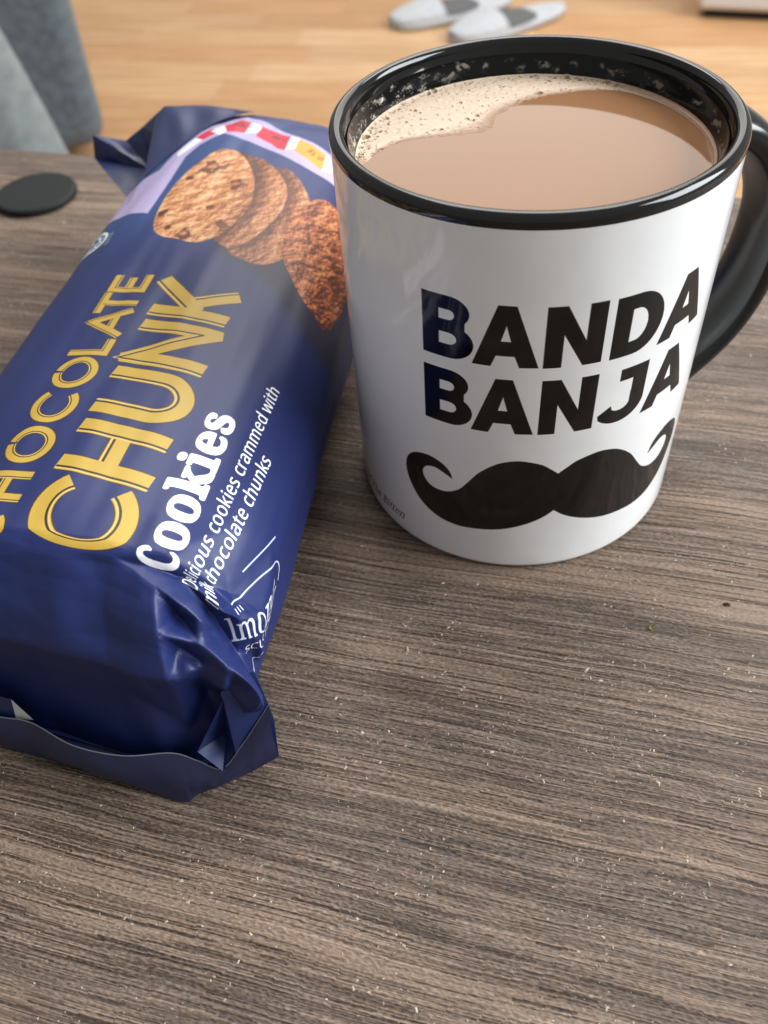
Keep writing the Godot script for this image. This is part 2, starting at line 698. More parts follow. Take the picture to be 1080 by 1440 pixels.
func letter_d(x: float, y0: float, y1: float) -> Array:
	var o := V([x, y0, x, y1, x + 5.0, y1])
	var m := (y0 + y1) / 2
	o.append_array(arc_pts(Vector2(x + 5.0, m), 6.5, (y1 - y0) / 2, 80, -80, 20))
	o.append(Vector2(x + 5.0, y0))
	var h := V([x + 3.7, y0 + 3.25, x + 3.7, y1 - 3.3, x + 4.9, y1 - 3.3])
	h.append_array(arc_pts(Vector2(x + 4.9, m), 2.7, (y1 - y0) / 2 - 3.3, 80, -80, 16))
	return [o, h]


func letter_j(x: float, y0: float, y1: float) -> Array:
	# x is the hook's left end
	var o := V([x + 4.1, y1, x + 11.0, y1])
	o.append_array(arc_pts(Vector2(x + 4.9, y0 + 5.0), 6.1, 5.2, 0, -140, 18))
	o.append(Vector2(x + 0.0, y0 + 2.9))
	o.append(Vector2(x + 2.9, y0 + 4.9))
	o.append_array(arc_pts(Vector2(x + 4.9, y0 + 5.2), 2.4, 2.1, -135, -10, 10))
	o.append(Vector2(x + 7.3, y1 - 3.0))
	o.append(Vector2(x + 4.1, y1 - 3.0))
	return [o]


func mug_print() -> ImageTexture:
	var W := 4096
	var H := 1520
	var im := Image.create(W, H, false, Image.FORMAT_RGB8)
	im.fill(Color8(243, 243, 243))
	var circ := TAU * 41.4
	var map := func(p: Vector2) -> Vector2:
		return Vector2((p.x / circ + 0.5) * W, (1.0 - p.y / MUG_TEX_H) * H)
	var ink := Color8(13, 10, 11)
	var glyphs := []
	glyphs.append(letter_b(-28.4, 63.2, 77.6))
	glyphs.append(letter_a(-17.65, 63.1, 77.4))
	glyphs.append(letter_n(-3.6, 63.0, 77.2))
	glyphs.append(letter_d(9.8, 62.8, 77.0))
	glyphs.append(letter_a(21.2, 62.3, 76.3, 14.2))
	glyphs.append(letter_b(-28.4, 45.5, 60.1))
	glyphs.append(letter_a(-17.6, 45.5, 60.0))
	glyphs.append(letter_n(-3.4, 45.4, 59.9))
	glyphs.append(letter_j(9.2, 45.3, 59.3))
	glyphs.append(letter_a(20.4, 44.6, 58.9, 14.2))
	for g in glyphs:
		var cs := []
		for c in g:
			var q := PackedVector2Array()
			for p in c:
				q.append(map.call(p))
			cs.append(q)
		fill_poly(im, cs, ink)
	# the moustache: its left half drawn, the right half mirrored about x = 2.1
	var left := [
		smooth_line(V([2.1, 33.2, 0.4, 34.7, -1.9, 36.4, -5.8, 37.5, -8.8, 37.3, -11.9, 36.0, -15.5, 32.8, -18.3, 28.6, -20.6, 25.6, -23.9, 23.8, -27.3, 24.0, -29.2, 25.8, -29.7, 28.0, -28.6, 29.9, -26.2, 30.6, -23.7, 29.7, -21.8, 28.7]), false),
		smooth_line(V([-21.8, 28.7, -22.6, 31.0, -24.6, 32.8, -27.9, 33.7, -31.6, 32.7, -33.9, 30.5, -34.8, 27.5, -34.5, 24.0, -32.8, 20.0, -29.8, 16.4, -25.7, 14.1, -21.4, 13.3, -17.4, 13.5, -10.5, 14.6, -4.8, 16.6, -0.6, 18.9, 2.1, 21.2]), false)]
	var outline := PackedVector2Array()
	for part_ in left:
		outline.append_array(part_)
	for k in range(outline.size() - 1, -1, -1):
		outline.append(Vector2(4.2 + 0.6 - outline[k].x * 1.03 + 0.03 * 2.1 - 0.6, outline[k].y))
	var px := PackedVector2Array()
	for p in outline:
		px.append(map.call(p))
	fill_poly(im, [px], ink)
	# the small signature low on the left
	write(im, "of The Bitten", "Droid Serif", 400, Vector2(-57.0, 4.9), Vector2(20.0, 3.3), map, Color8(30, 26, 26), 0.35, 0.03)
	im.shrink_x2()
	return ImageTexture.create_from_image(im)


func build_mug() -> void:
	var mug := thing("mug", "white mug with black rim and handle, black lettering and a moustache", "mug")
	var white := StandardMaterial3D.new()
	white.albedo_texture = mug_print()
	white.roughness = 0.10
	white.metallic_specular = 0.5
	var wn := FastNoiseLite.new()
	wn.seed = 27
	wn.frequency = 0.012
	wn.fractal_octaves = 3
	var wim := wn.get_seamless_image(512, 256)
	wim.bump_map_to_normal_map(6.0)
	white.normal_enabled = true
	white.normal_texture = ImageTexture.create_from_image(wim)
	white.normal_scale = 0.10
	var prof := PackedVector2Array([Vector2(0.05, 1.2), Vector2(35, 1.2), Vector2(36, 0.1), Vector2(38.8, 0.0)])
	for k in 7:
		var b := PI / 2 * k / 6
		prof.append(Vector2(38.9 + 2.3 * sin(b), 2.2 - 2.2 * cos(b)))
	for k in 24:
		prof.append(Vector2(lerpf(41.2, 41.5, (k + 1) / 24.0), lerpf(2.2, 93.0, (k + 1) / 24.0)))
	part("body", lathe(prof, 200, 0.0, MUG_TEX_H), white, mug)
	# black glazed lip
	var black := StandardMaterial3D.new()
	black.albedo_color = Color(0.008, 0.008, 0.008).linear_to_srgb()
	black.roughness = 0.07
	black.metallic_specular = 0.5
	var lip := PackedVector2Array([Vector2(41.48, 92.75), Vector2(41.62, 93.2)])
	for k in 15:
		var b := PI * k / 14.0
		lip.append(Vector2(40.14 + 1.54 * cos(b), 94.05 + 1.6 * sin(b)))
	lip.append(Vector2(38.4, 93.2))
	lip.append(Vector2(37.9, 92.0))
	part("rim", lathe(lip, 200), black, mug)
	part("inner_wall", lathe(PackedVector2Array([Vector2(37.92, 92.6), Vector2(37.7, 91.5), Vector2(37.2, 90.0), Vector2(36.7, 88.5), Vector2(36.5, 87), Vector2(36.2, 84), Vector2(35.5, 40), Vector2(34, 8), Vector2(30, 5), Vector2(0.05, 4.5)]), 200, 84.0, 93.0), inner_material(), mug)
	build_handle(mug, black)


func inner_material() -> StandardMaterial3D:
	# black glaze with dried milky tide marks
	var W := 2048
	var H := 128
	var a := noise_bytes(W, H, 0.024, 41, 3, false)
	var b := noise_bytes(W, H, 0.12, 42, 3, false)
	var c := noise_bytes(W, 2, 0.012, 43, 3, false)
	var px := PackedByteArray()
	px.resize(W * H * 3)
	var rg := PackedByteArray()
	rg.resize(W * H)
	for y in H:
		var h := 93.0 - 9.0 * y / H
		for x in W:
			var k := y * W + x
			var az := (float(x) / W - 0.5) * TAU       # 0 faces the viewer, negative to the left
			var va := (a[k] - 128) / 128.0
			var vb := (b[k] - 128) / 128.0
			var line := 90.7 + (c[x] - 128) / 128.0 * 0.9
			var s := 0.0
			# broken milky patches high on the wall
			var d := absf(h - line + 0.2) / 1.25
			s = maxf(s, clampf(va * 2.6 + vb * 0.5 - 0.4, 0.0, 1.0) * clampf(1.4 - d, 0.0, 1.0) * 0.62)
			# froth left behind on the left side
			var leftness := clampf((-sin(az) - 0.15) * 1.8, 0.0, 1.0) * clampf(0.5 - cos(az) * 0.9 + 0.35, 0.0, 1.0)
			s = maxf(s, leftness * clampf(va * 1.1 + vb * 0.9 + 0.15 - absf(h - 89.3) * 0.2, 0.0, 1.0) * 1.1)
			# speckles just above the tea
			s = maxf(s, clampf(1.0 - (h - 87.6) / 0.5, 0.0, 1.0) * (0.55 + vb * 0.5) * (0.55 + 0.45 * leftness))
			px[k * 3] = int(lerpf(17, 176, s))
			px[k * 3 + 1] = int(lerpf(17, 168, s))
			px[k * 3 + 2] = int(lerpf(17, 154, s))
			rg[k] = int(255 * lerpf(0.14, 0.5, s))
	var m := StandardMaterial3D.new()
	m.albedo_texture = ImageTexture.create_from_image(Image.create_from_data(W, H, false, Image.FORMAT_RGB8, px))
	m.roughness_texture = ImageTexture.create_from_image(Image.create_from_data(W, H, false, Image.FORMAT_L8, rg))
	m.roughness_texture_channel = BaseMaterial3D.TEXTURE_CHANNEL_RED
	m.roughness = 1.0
	m.metallic_specular = 0.38
	m.texture_repeat = false
	return m


func build_handle(mug: Node3D, black: Material) -> void:
	var az := deg_to_rad(102.0)
	var out := Vector3(sin(az), 0, cos(az))
	var side := Vector3(cos(az), 0, -sin(az))
	var c := Curve3D.new()
	c.bake_interval = 0.4
	c.add_point(Vector3(39.9, 86.5, 0), Vector3.ZERO, Vector3(9, 1.5, 0))
	c.add_point(Vector3(62.2, 59, 0), Vector3(0, 14, 0), Vector3(0, -22, 0))
	c.add_point(Vector3(39.6, 21.0, 0), Vector3(13.0, 5, 0), Vector3.ZERO)
	var pts := c.get_baked_points()
	var n := 36
	var P := PackedVector3Array()
	for j in pts.size():
		var t: Vector3 = (pts[mini(j + 1, pts.size() - 1)] - pts[maxi(j - 1, 0)]).normalized()
		var nn := Vector3(t.y, -t.x, 0)
		var f := float(j) / (pts.size() - 1)
		var flare := 1.0 + 0.12 * exp(-f * 16.0) + 0.3 * exp(-(1.0 - f) * 16.0)
		for i in n + 1:
			var b := TAU * i / n
			var q := pts[j] + nn * 3.9 * flare * signf(cos(b)) * pow(absf(cos(b)), 0.85)
			var w := 8.8 * flare * signf(sin(b)) * pow(absf(sin(b)), 0.85)
			P.append((out * q.x + Vector3(0, q.y, 0) + side * w) * MM)
	var satin: StandardMaterial3D = black.duplicate()
	satin.roughness = 0.2
	part("handle", grid_mesh(P, n + 1, pts.size(), PackedVector2Array(), true), satin, mug)


# ---------------------------------------------------------------- tea
const TEA_H := 87.7
const TEA_R := 36.58

func foam_reach(az: float) -> float:
	# how far (mm) the froth reaches inwards from the wall at this bearing (0 faces the viewer, + to the right)
	var d := rad_to_deg(az)
	var keys := V([-180, 10.5, -172, 8, -165, 6.5, -158, 5.0, -150, 3.2, -140, 2.0, -120, 1.2, -60, 0.9, 0, 0.8, 60, 0.7, 90, 1.0, 120, 1.6, 150, 2.0, 180, 2.2, 181, 2.2])
	# bearings run from straight back (180) round the left (270) to the front (360)
	var e := fposmod(d, 360.0)
	var k2 := V([0, 0.7, 60, 0.7, 90, 1.0, 120, 1.6, 135, 2.4, 144.6, 5.0, 154, 8.5, 174, 13.5, 187, 17.0, 201, 20.9, 213, 23.4, 228, 22.6, 240, 18.5, 250, 10.9, 258.6, 6.2, 266.9, 3.2, 274, 1.0, 290, 0.8, 360, 0.7])
	for k in k2.size() - 1:
		if e >= k2[k].x and e <= k2[k + 1].x:
			return maxf(cubic_interpolate(k2[k].y, k2[k + 1].y, k2[maxi(k - 1, 0)].y, k2[mini(k + 2, k2.size() - 1)].y, (e - k2[k].x) / (k2[k + 1].x - k2[k].x)), 0.6)
	return keys[0].y


func build_tea() -> void:
	var tea := thing("tea", "milky brown tea filling the mug almost to its black rim", "drink")
	var m := StandardMaterial3D.new()
	m.albedo_color = Color(0.272, 0.140, 0.070).linear_to_srgb()
	m.roughness = 0.04
	m.metallic_specular = 0.42
	var prof := PackedVector2Array()
	for k in 30:
		prof.append(Vector2(36.0 * (1.0 - k / 29.5), TEA_H))
	var full := PackedVector2Array([Vector2(TEA_R + 0.05, TEA_H + 0.7), Vector2(36.5, TEA_H + 0.42), Vector2(36.4, TEA_H + 0.2), Vector2(36.2, TEA_H + 0.05)])
	full.append_array(prof)
	full.append(Vector2(0.02, TEA_H))
	part("tea_surface", lathe(full, 160), m, tea)
	# froth: a thin domed skin with bubble pits; dark rings where the film is thin
	var r := RandomNumberGenerator.new()
	r.seed = 91
	var bubbles := []
	for k in 520:
		var az := deg_to_rad(r.randf_range(135, 282))
		var reach := foam_reach(az)
		var depth := pow(r.randf(), 2.3) * reach
		var size := 0.16 + 0.22 * r.randf()
		if k < 44: size = 0.38 + 0.3 * r.randf()
		if k < 6: size = 0.75 + 0.3 * r.randf()
		if reach < 3.0: size = minf(size, 0.3)
		var rr := TEA_R - 0.5 - depth * 0.93
		bubbles.append(Vector3(rr * sin(az), rr * cos(az), size))
	var cells := {}
	for k in bubbles.size():
		var b: Vector3 = bubbles[k]
		for gx in range(int(floor((b.x - 1.3) / 2.0)), int(floor((b.x + 1.3) / 2.0)) + 1):
			for gy in range(int(floor((b.y - 1.3) / 2.0)), int(floor((b.y + 1.3) / 2.0)) + 1):
				var key := Vector2i(gx, gy)
				if not cells.has(key): cells[key] = []
				cells[key].append(k)
	var nz := FastNoiseLite.new()
	nz.frequency = 0.35
	nz.fractal_octaves = 4
	nz.seed = 4
	var P := PackedVector3Array()
	var C := PackedColorArray()
	var na := 900
	var nr := 64
	var foam_c := Color(0.61, 0.48, 0.36)
	var edge_c := Color(0.287, 0.153, 0.079)
	var film_c := Color(0.26, 0.17, 0.10)
	for j in nr:
		for i in na + 1:
			var az := TAU * i / na - PI
			var reach := foam_reach(az) * (1.0 + 0.07 * nz.get_noise_2d(az * 9.0, 3.0))
			var f := float(j) / (nr - 1)
			var rr := TEA_R + 0.03 - reach * f
			var x := rr * sin(az)
			var z := rr * cos(az)
			var y := TEA_H + 0.004 + 0.22 * smoothstep(0.0, 0.4, 1.0 - f) + 0.45 * exp(-(TEA_R - rr) * 2.2) + 0.05 * nz.get_noise_2d(x, z)
			var col := edge_c.lerp(foam_c, smoothstep(0.0, 0.30, 1.0 - f + 0.06 * nz.get_noise_2d(x * 1.5, z * 1.5)))
			if reach < 3.5:
				col = edge_c.lerp(foam_c, clampf((reach - 1.0) / 3.0, 0.15, 1.0))
			col = col * (0.94 + 0.16 * nz.get_noise_2d(x * 2.0 + 50.0, z * 2.0))
			var near: Array = cells.get(Vector2i(int(floor(x / 2.0)), int(floor(z / 2.0))), [])
			for k in near:
				var b: Vector3 = bubbles[k]
				var d := Vector2(x - b.x, z - b.y).length() / b.z
				if d < 1.25:
					y += b.z * (0.22 * exp(-pow((d - 0.95) / 0.2, 2)) - 0.35 * smoothstep(0.95, 0.5, d))
					col = col.lerp(film_c, smoothstep(1.0, 0.72, d) * 0.85)
			P.append(Vector3(x, y, z) * MM)
			C.append(Color(col.r, col.g, col.b))
	var fm := StandardMaterial3D.new()
	fm.vertex_color_use_as_albedo = true
	fm.roughness = 0.45
	fm.metallic_specular = 0.4
	var fo := part("froth", grid_mesh(P, na + 1, nr, PackedVector2Array(), true, false, C), fm, tea)
	fo.set_meta("label", "beige froth with small bubbles along the left wall of the mug")


# ---------------------------------------------------------------- cookie pack
func make_section() -> void:
	var raw := PackedVector2Array()
	var n := 4000
	for k in n + 1:
		var b := PI / 2 - TAU * k / n      # from the top centre to the right, under, and back
		raw.append(Vector2(PW * signf(cos(b)) * pow(absf(cos(b)), 2.0 / PN), PHC * signf(sin(b)) * pow(absf(sin(b)), 2.0 / PN)))
	var arc := PackedFloat32Array([0.0])
	for k in n:
		arc.append(arc[k] + raw[k].distance_to(raw[k + 1]))
	sec = raw
	sec_arc = arc


func section(t: float) -> Vector2:
	# t in mm along the section from the top centre, + to the right; returns (across, up) about the section's middle
	var total := sec_arc[sec_arc.size() - 1]
	var q := fposmod(t, total)
	var i := sec_arc.bsearch(q)
	i = clampi(i, 1, sec.size() - 1)
	var f := (q - sec_arc[i - 1]) / maxf(sec_arc[i] - sec_arc[i - 1], 1e-9)
	return sec[i - 1].lerp(sec[i], f)


func pack_at(s: float, across: float, up: float) -> Vector3:
	return pack_m * (OFF + across) + Vector3(0, up, 0) + pack_a * s


const NEAR := -85.0
const FAR := 98.0

func ridge(p: Vector2, a: Vector2, b: Vector2, w: float) -> float:
	# 1 on the crease from a to b, falling off in straight flanks
	var ab := b - a
	var f := clampf((p - a).dot(ab) / ab.length_squared(), 0.0, 1.0)
	var d := p.distance_to(a + ab * f)
	var taper := minf(1.0, minf(f, 1.0 - f) * 5.0 + 0.35)
	return maxf(0.0, 1.0 - d / w) * taper


# the crumpled near corner: heights at creases' ends, joined by flat facets
var crumple_pts := PackedVector2Array()
var crumple_d := PackedFloat32Array()
var crumple_tri := PackedInt32Array()

func crumple(p: Vector2) -> float:
	if crumple_pts.is_empty():
		for q in [Vector3(-76, 22, 0), Vector3(-74, 36, 0), Vector3(-70, 48, 0), Vector3(-70, 64, 0), Vector3(-98, 26.5, 1.5), Vector3(-110, 27.3, 2.6), Vector3(-122, 29, 1.9),
				Vector3(-92, 17, 0), Vector3(-108, 17, 0), Vector3(-126, 18, 0), Vector3(-106, 30.6, -1.3), Vector3(-114, 30.8, -0.3), Vector3(-118, 32.5, 1.7), Vector3(-110.5, 34.5, 2.3),
				Vector3(-93, 30, -0.7), Vector3(-86.5, 27, 0.9), Vector3(-104, 34.5, 2.3), Vector3(-97, 38.5, 2.9), Vector3(-95.5, 44, 1.3), Vector3(-87, 50.5, 2.2), Vector3(-90, 36.5, -0.8),
				Vector3(-78, 51, 0.8), Vector3(-84, 54, 1.2), Vector3(-75, 58, -0.5), Vector3(-104, 41.5, -1.3), Vector3(-106.5, 48.5, -1.0), Vector3(-101, 38, 0.3), Vector3(-113, 40, 3.3),
				Vector3(-113, 50, 3.0), Vector3(-112, 57, 2.4), Vector3(-117, 36, 0.5), Vector3(-117, 46, 0.4), Vector3(-120, 40, 1.7), Vector3(-117.5, 56, 1.2), Vector3(-126, 36, -2.4),
				Vector3(-125, 46, -2.6), Vector3(-124, 58, -1.6), Vector3(-135, 28, -0.6), Vector3(-136, 45, -1.6), Vector3(-136, 60, -0.6), Vector3(-96, 62, 0.4), Vector3(-112, 69, 0), Vector3(-128, 69, 0),
				Vector3(-84, 44, -0.7), Vector3(-141, 22, 0), Vector3(-141, 68, 0), Vector3(-90, 68, 0)]:
			crumple_pts.append(Vector2(q.x, q.y))
			crumple_d.append(q.z)
		crumple_tri = Geometry2D.triangulate_delaunay(crumple_pts)
	if p.x < -141.0 or p.x > -70.0 or p.y < 17.0 or p.y > 69.0:
		return 0.0
	for k in range(0, crumple_tri.size(), 3):
		var a := crumple_pts[crumple_tri[k]]
		var b := crumple_pts[crumple_tri[k + 1]]
		var c := crumple_pts[crumple_tri[k + 2]]
		var den := (b.y - c.y) * (a.x - c.x) + (c.x - b.x) * (a.y - c.y)
		if absf(den) < 1e-6:
			continue
		var u := ((b.y - c.y) * (p.x - c.x) + (c.x - b.x) * (p.y - c.y)) / den
		var v := ((c.y - a.y) * (p.x - c.x) + (a.x - c.x) * (p.y - c.y)) / den
		if u >= -1e-4 and v >= -1e-4 and u + v <= 1.0001:
			return crumple_d[crumple_tri[k]] * u + crumple_d[crumple_tri[k + 1]] * v + crumple_d[crumple_tri[k + 2]] * (1.0 - u - v)
	return 0.0


func pack_surface(sg: float, t: float, cr: FastNoiseLite, sm: FastNoiseLite, fine: FastNoiseLite) -> Vector3:
	var q := section(t)
	var s := sg
	var top := 2.0 * PHC
	var bot := 0.0
	var wide := 1.0
	if sg < NEAR:
		var be := clampf((NEAR - sg) / 56.0, 0.0, 1.0)
		var a := be * PI / 2
		var reach := 17.0 + 0.15 * q.x - 4.5 * smoothstep(20.0, 37.0, q.x)
		if be < 0.64:
			var u := be / 0.64
			s = NEAR - 0.86 * reach * u
			top = 54.0 - 17.0 * pow(u, 1.7)
		else:
			var v := (be - 0.64) / 0.36
			s = NEAR - reach * (0.86 + 0.14 * sin(v * PI / 2)) + 2.0 * sin(v * PI)
			top = 37.0 - 32.0 * v
		bot = 3.5 * sin(a)
		wide = 1.0 + 0.03 * sin(a)
	elif sg > FAR:
		var be := clampf((sg - FAR) / 50.0, 0.0, 1.0)
		s = FAR + 7.0 * (1.0 - pow(1.0 - be, 2.0))
		top = 54.0 - 6.0 * be - 21.0 * pow(be, 3.0)
		bot = 20.0 * be * be
	if sg > 74.0:      # the emptier far end sags and is cut back on its right
		var g := minf((sg - 74.0) / 24.0, 1.3)
		top -= 1.8 * g * g
		s -= 7.0 * smoothstep(-12.0, 34.0, q.x) * g
	var half := (top - bot) / 2.0
	var p := Vector3(q.x * wide, bot + half + q.y * half / PHC, s)
	# outward direction, roughly
	var o := Vector2(signf(q.x) * pow(absf(q.x) / PW, PN - 1.0) / PW, signf(q.y) * pow(absf(q.y) / PHC, PN - 1.0) / PHC).normalized()
	var low := smoothstep(-PHC, -PHC + 10.0, q.y)      # the underside stays flat
	var d := sm.get_noise_2d(sg * 0.6, t) * 0.8
	d += sm.get_noise_2d(sg * 0.5 + 300.0, t * 4.0) * 0.35 + fine.get_noise_2d(sg * 0.45, t * 0.9 + 90.0) * 0.10
	var near_end := smoothstep(-70.0, -98.0, sg)
	var far_end := smoothstep(70.0, 96.0, sg)
	var corner := near_end * smoothstep(18.0, 32.0, t) * smoothstep(85.0, 60.0, t)
	d += cr.get_noise_2d(sg, t * 0.8) * (0.5 * near_end + 0.8 * far_end + 0.5 * corner)
	var st := Vector2(sg, t)
	if corner > 0.0 or t > 15.0:
		d += (crumple(st) + crumple(st + Vector2(0.8, 0.5)) + crumple(st + Vector2(-0.8, 0.5)) + crumple(st + Vector2(0.0, -0.9))) * 0.31
	d += near_end * 0.7 * ridge(st, Vector2(-121, -34), Vector2(-119, 24), 12.0)
	d += 0.7 * ridge(st, Vector2(-88, -4), Vector2(-118, -10), 10.0) - 0.9 * ridge(st, Vector2(-92, 14), Vector2(-118, 17), 9.0)
	d += fine.get_noise_2d(sg, t) * (0.30 * far_end + 0.22 * near_end + 0.3 * corner)
	d *= low
	var lean := smoothstep(NEAR, NEAR - 12.0, sg) * 0.75
	d *= 1.0 + lean * 0.35
	p.x += o.x * d
	p.y += o.y * d * (1.0 - 0.45 * lean)
	p.z -= d * lean * low
	return pack_at(p.z, p.x, maxf(p.y, 0.25)) * MM


func build_pack() -> void:
	make_section()
	var pk := thing("cookie_pack", "dark blue plastic pack of chocolate chunk cookies lying beside the mug", "cookie pack")
	var tex := pack_print()
	var film := StandardMaterial3D.new()
	film.albedo_texture = tex
	film.texture_repeat = false
	film.roughness = 0.44
	film.metallic_specular = 0.44
	var cr := FastNoiseLite.new()
	cr.seed = 3
	cr.noise_type = FastNoiseLite.TYPE_CELLULAR
	cr.cellular_return_type = FastNoiseLite.RETURN_DISTANCE
	cr.frequency = 0.07
	cr.fractal_type = FastNoiseLite.FRACTAL_NONE
	var sm := FastNoiseLite.new()
	sm.seed = 9
	sm.frequency = 0.02
	sm.fractal_octaves = 2
	var fine := FastNoiseLite.new()
	fine.seed = 17
	fine.noise_type = FastNoiseLite.TYPE_CELLULAR
	fine.cellular_return_type = FastNoiseLite.RETURN_DISTANCE2_SUB
	fine.frequency = 0.10
	fine.fractal_type = FastNoiseLite.FRACTAL_NONE
	var total := sec_arc[sec_arc.size() - 1]
	var lo := NEAR - 56.0
	var hi := FAR + 50.0
	var rows_at := PackedFloat32Array()
	var cols_at := PackedFloat32Array()
	var g := lo
	while g < hi:
		rows_at.append(g)
		g += 0.42 if g < -70.0 else 1.1
	rows_at.append(hi)
	g = -total / 2
	while g < total / 2 - 0.2:
		cols_at.append(g)
		g += 0.42 if g > 16.0 and g < 70.0 else 1.1
	cols_at.append(total / 2)
	var P := PackedVector3Array()
	var U := PackedVector2Array()
	for sg in rows_at:
		for t in cols_at:
			P.append(pack_surface(sg, t, cr, sm, fine))
			U.append(Vector2((sg + 125.0) / 235.0, (t + 64.0) / 128.0))
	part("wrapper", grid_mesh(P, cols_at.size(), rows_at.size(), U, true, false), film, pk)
	var navy := mat(Color(0.009, 0.019, 0.085), 0.38, 0.5)
	var under := mat(Color(0.014, 0.018, 0.060), 0.42, 0.5)
	# the near seal: a fin folded up from the table in front of the end
	var bottom := [[-99.0, -58, 1.0], [-100.1, -30.6, 0.7], [-104.0, -18.2, 0.6], [-105.7, -7.3, 0.6], [-107.2, 3.3, 0.6], [-109.0, 13.7, 0.6], [-111.1, 26.3, 0.6], [-109.8, 30.0, 2.4], [-108.2, 35.2, 5.0], [-106.0, 41.0, 7.6], [-103.4, 46.9, 11.0]]
	var tops := [[-99.0, -56, 13.0], [-102.6, -27.0, 12.0], [-103.0, -14.0, 12.0], [-103.4, -6.6, 12.0], [-106.8, 4.0, 11.2], [-107.5, 15.0, 11.0], [-105.6, 24.9, 11.0], [-106.0, 30.5, 9.8], [-106.6, 35.6, 9.2], [-102.5, 39.8, 13.5], [-97.2, 44.8, 20.5]]
	var B := fin_line(bottom)
	var T := fin_line(tops)
	P = PackedVector3Array()
	var nz := FastNoiseLite.new()
	nz.frequency = 0.05
	nz.seed = 8
	var rows := 9
	for j in rows:
		var f := float(j) / (rows - 1)
		for i in B.size():
			var p := B[i].lerp(T[i], f)
			p += pack_a * (-1.4 * sin(f * PI)) + pack_a * nz.get_noise_2d(i * 1.4, f * 12.0) * 1.0 * sin(f * PI)
			P.append(p * MM)
	var fin := part("end_seal", grid_mesh(P, B.size(), rows, PackedVector2Array(), false, false), under, pk)
	fin.set_meta("label", "grey underside of the folded end seal nearest the viewer")
	var rim_pts := PackedVector3Array()
	for i in T.size():
		for k in 7:
			var b := TAU * k / 6.0
			rim_pts.append((T[i] + Vector3(0, sin(b) * 0.16, 0) + pack_a * cos(b) * 0.16) * MM)
	part("seal_edge", grid_mesh(rim_pts, 7, T.size(), PackedVector2Array(), true), mat(Color(0.16, 0.17, 0.21), 0.35), pk)
	# its film has a second side that runs back under the pack
	P = PackedVector3Array()
	for j in 5:
		var f := float(j) / 4.0
		for i in B.size():
			var back := pack_at(-99.0, clampf((B[i] - pack_at(0, 0, 0)).dot(pack_m), -42.0, 42.0), 3.2)
			P.append(B[i].lerp(back, f) * MM)
	part("end_film", grid_mesh(P, B.size(), 5, PackedVector2Array(), false, true), navy, pk)
	# the tucked corner: flap rising from the seal's tip to the body, and the open gusset in front of it
	var pts := [pack_at(-103.4, 46.9, 11.0), pack_at(-98.0, 45.3, 16.0), pack_at(-96.8, 44.3, 21.5), pack_at(-94.5, 42.2, 28.0), pack_at(-99.0, 36.4, 26.0), pack_at(-103.6, 38.0, 12.4), pack_at(-106.4, 38.6, 8.2)]
	part("corner_flap", facets(pts, [[0, 1, 5], [1, 2, 5], [2, 4, 5], [2, 3, 4], [0, 5, 6]], 6, 0.6, 2), navy, pk)
	pts = [pack_at(-99.8, 37.0, 25.0), pack_at(-105.2, 30.6, 12.3), pack_at(-107.3, 36.0, 9.4), pack_at(-103.8, 38.0, 12.2), pack_at(-99.6, 34.8, 11.0), pack_at(-98.6, 31.5, 27.0)]
	part("gusset_fold", facets(pts, [[0, 1, 4], [1, 2, 4], [0, 4, 3], [4, 2, 3]], 5, 0.3, 5), navy, pk)
	# the pale paper corner showing behind the seal
	pts = [pack_at(-101.2, -10.2, 17.0), pack_at(-102.5, -6.6, 11.6), pack_at(-102.4, -10.9, 11.0), pack_at(-100.9, -13.0, 17.2), pack_at(-100.4, -22.0, 17.4), pack_at(-102.2, -22.0, 10.5), pack_at(-99.5, -40.0, 17.0), pack_at(-101.0, -40.0, 10.5)]
	part("paper_corner", facets(pts, [[0, 1, 2]], 3, 0.0), mat(Color(0.50, 0.53, 0.53), 0.6), pk)
	part("inner_film", facets(pts, [[3, 0, 2], [3, 2, 5], [4, 3, 5], [6, 4, 5], [6, 5, 7]], 3, 0.0), navy, pk)
	# the far seal's left ear, sticking out beyond the body
	var ear := [pack_at(66, -41.0, 37.0), pack_at(100, -67.9, 34.7), pack_at(102, -67.0, 42.2), pack_at(104, -56.2, 39.4), pack_at(106, -49.7, 43.4), pack_at(106, -39.4, 50.8), pack_at(66, -31.5, 47.5), pack_at(96, -46, 33.0), pack_at(94, -37, 45.5)]
	part("far_seal_ear", facets(ear, [[0, 1, 7], [1, 2, 7], [2, 3, 7], [3, 4, 7], [4, 8, 7], [4, 5, 8], [0, 7, 8], [0, 8, 6]], 8, 0.9, 6), navy, pk)
	# the far seal itself, a flat strip across the end
	var FB := fin_line([[60, -31, 48.6], [70, -25.5, 50.9], [78, -21.5, 52.0], [89, -17, 52.3], [95, -10, 52.7], [97.5, -5, 52.6]])
	var FT := fin_line([[104, -43, 47.5], [106, -40, 50.3], [106, -34, 50.8], [105.5, -24, 51.2], [101.5, -13, 51.8], [98.2, -5, 52.2]])
	P = PackedVector3Array()
	for j in 6:
		for i in FT.size():
			var f := j / 5.0
			P.append((FB[i].lerp(FT[i], f) + Vector3(0, 0.35 * sin(i * 0.55) * sin(f * PI), 0)) * MM)
	part("far_end_seal", grid_mesh(P, FT.size(), 6), navy, pk)


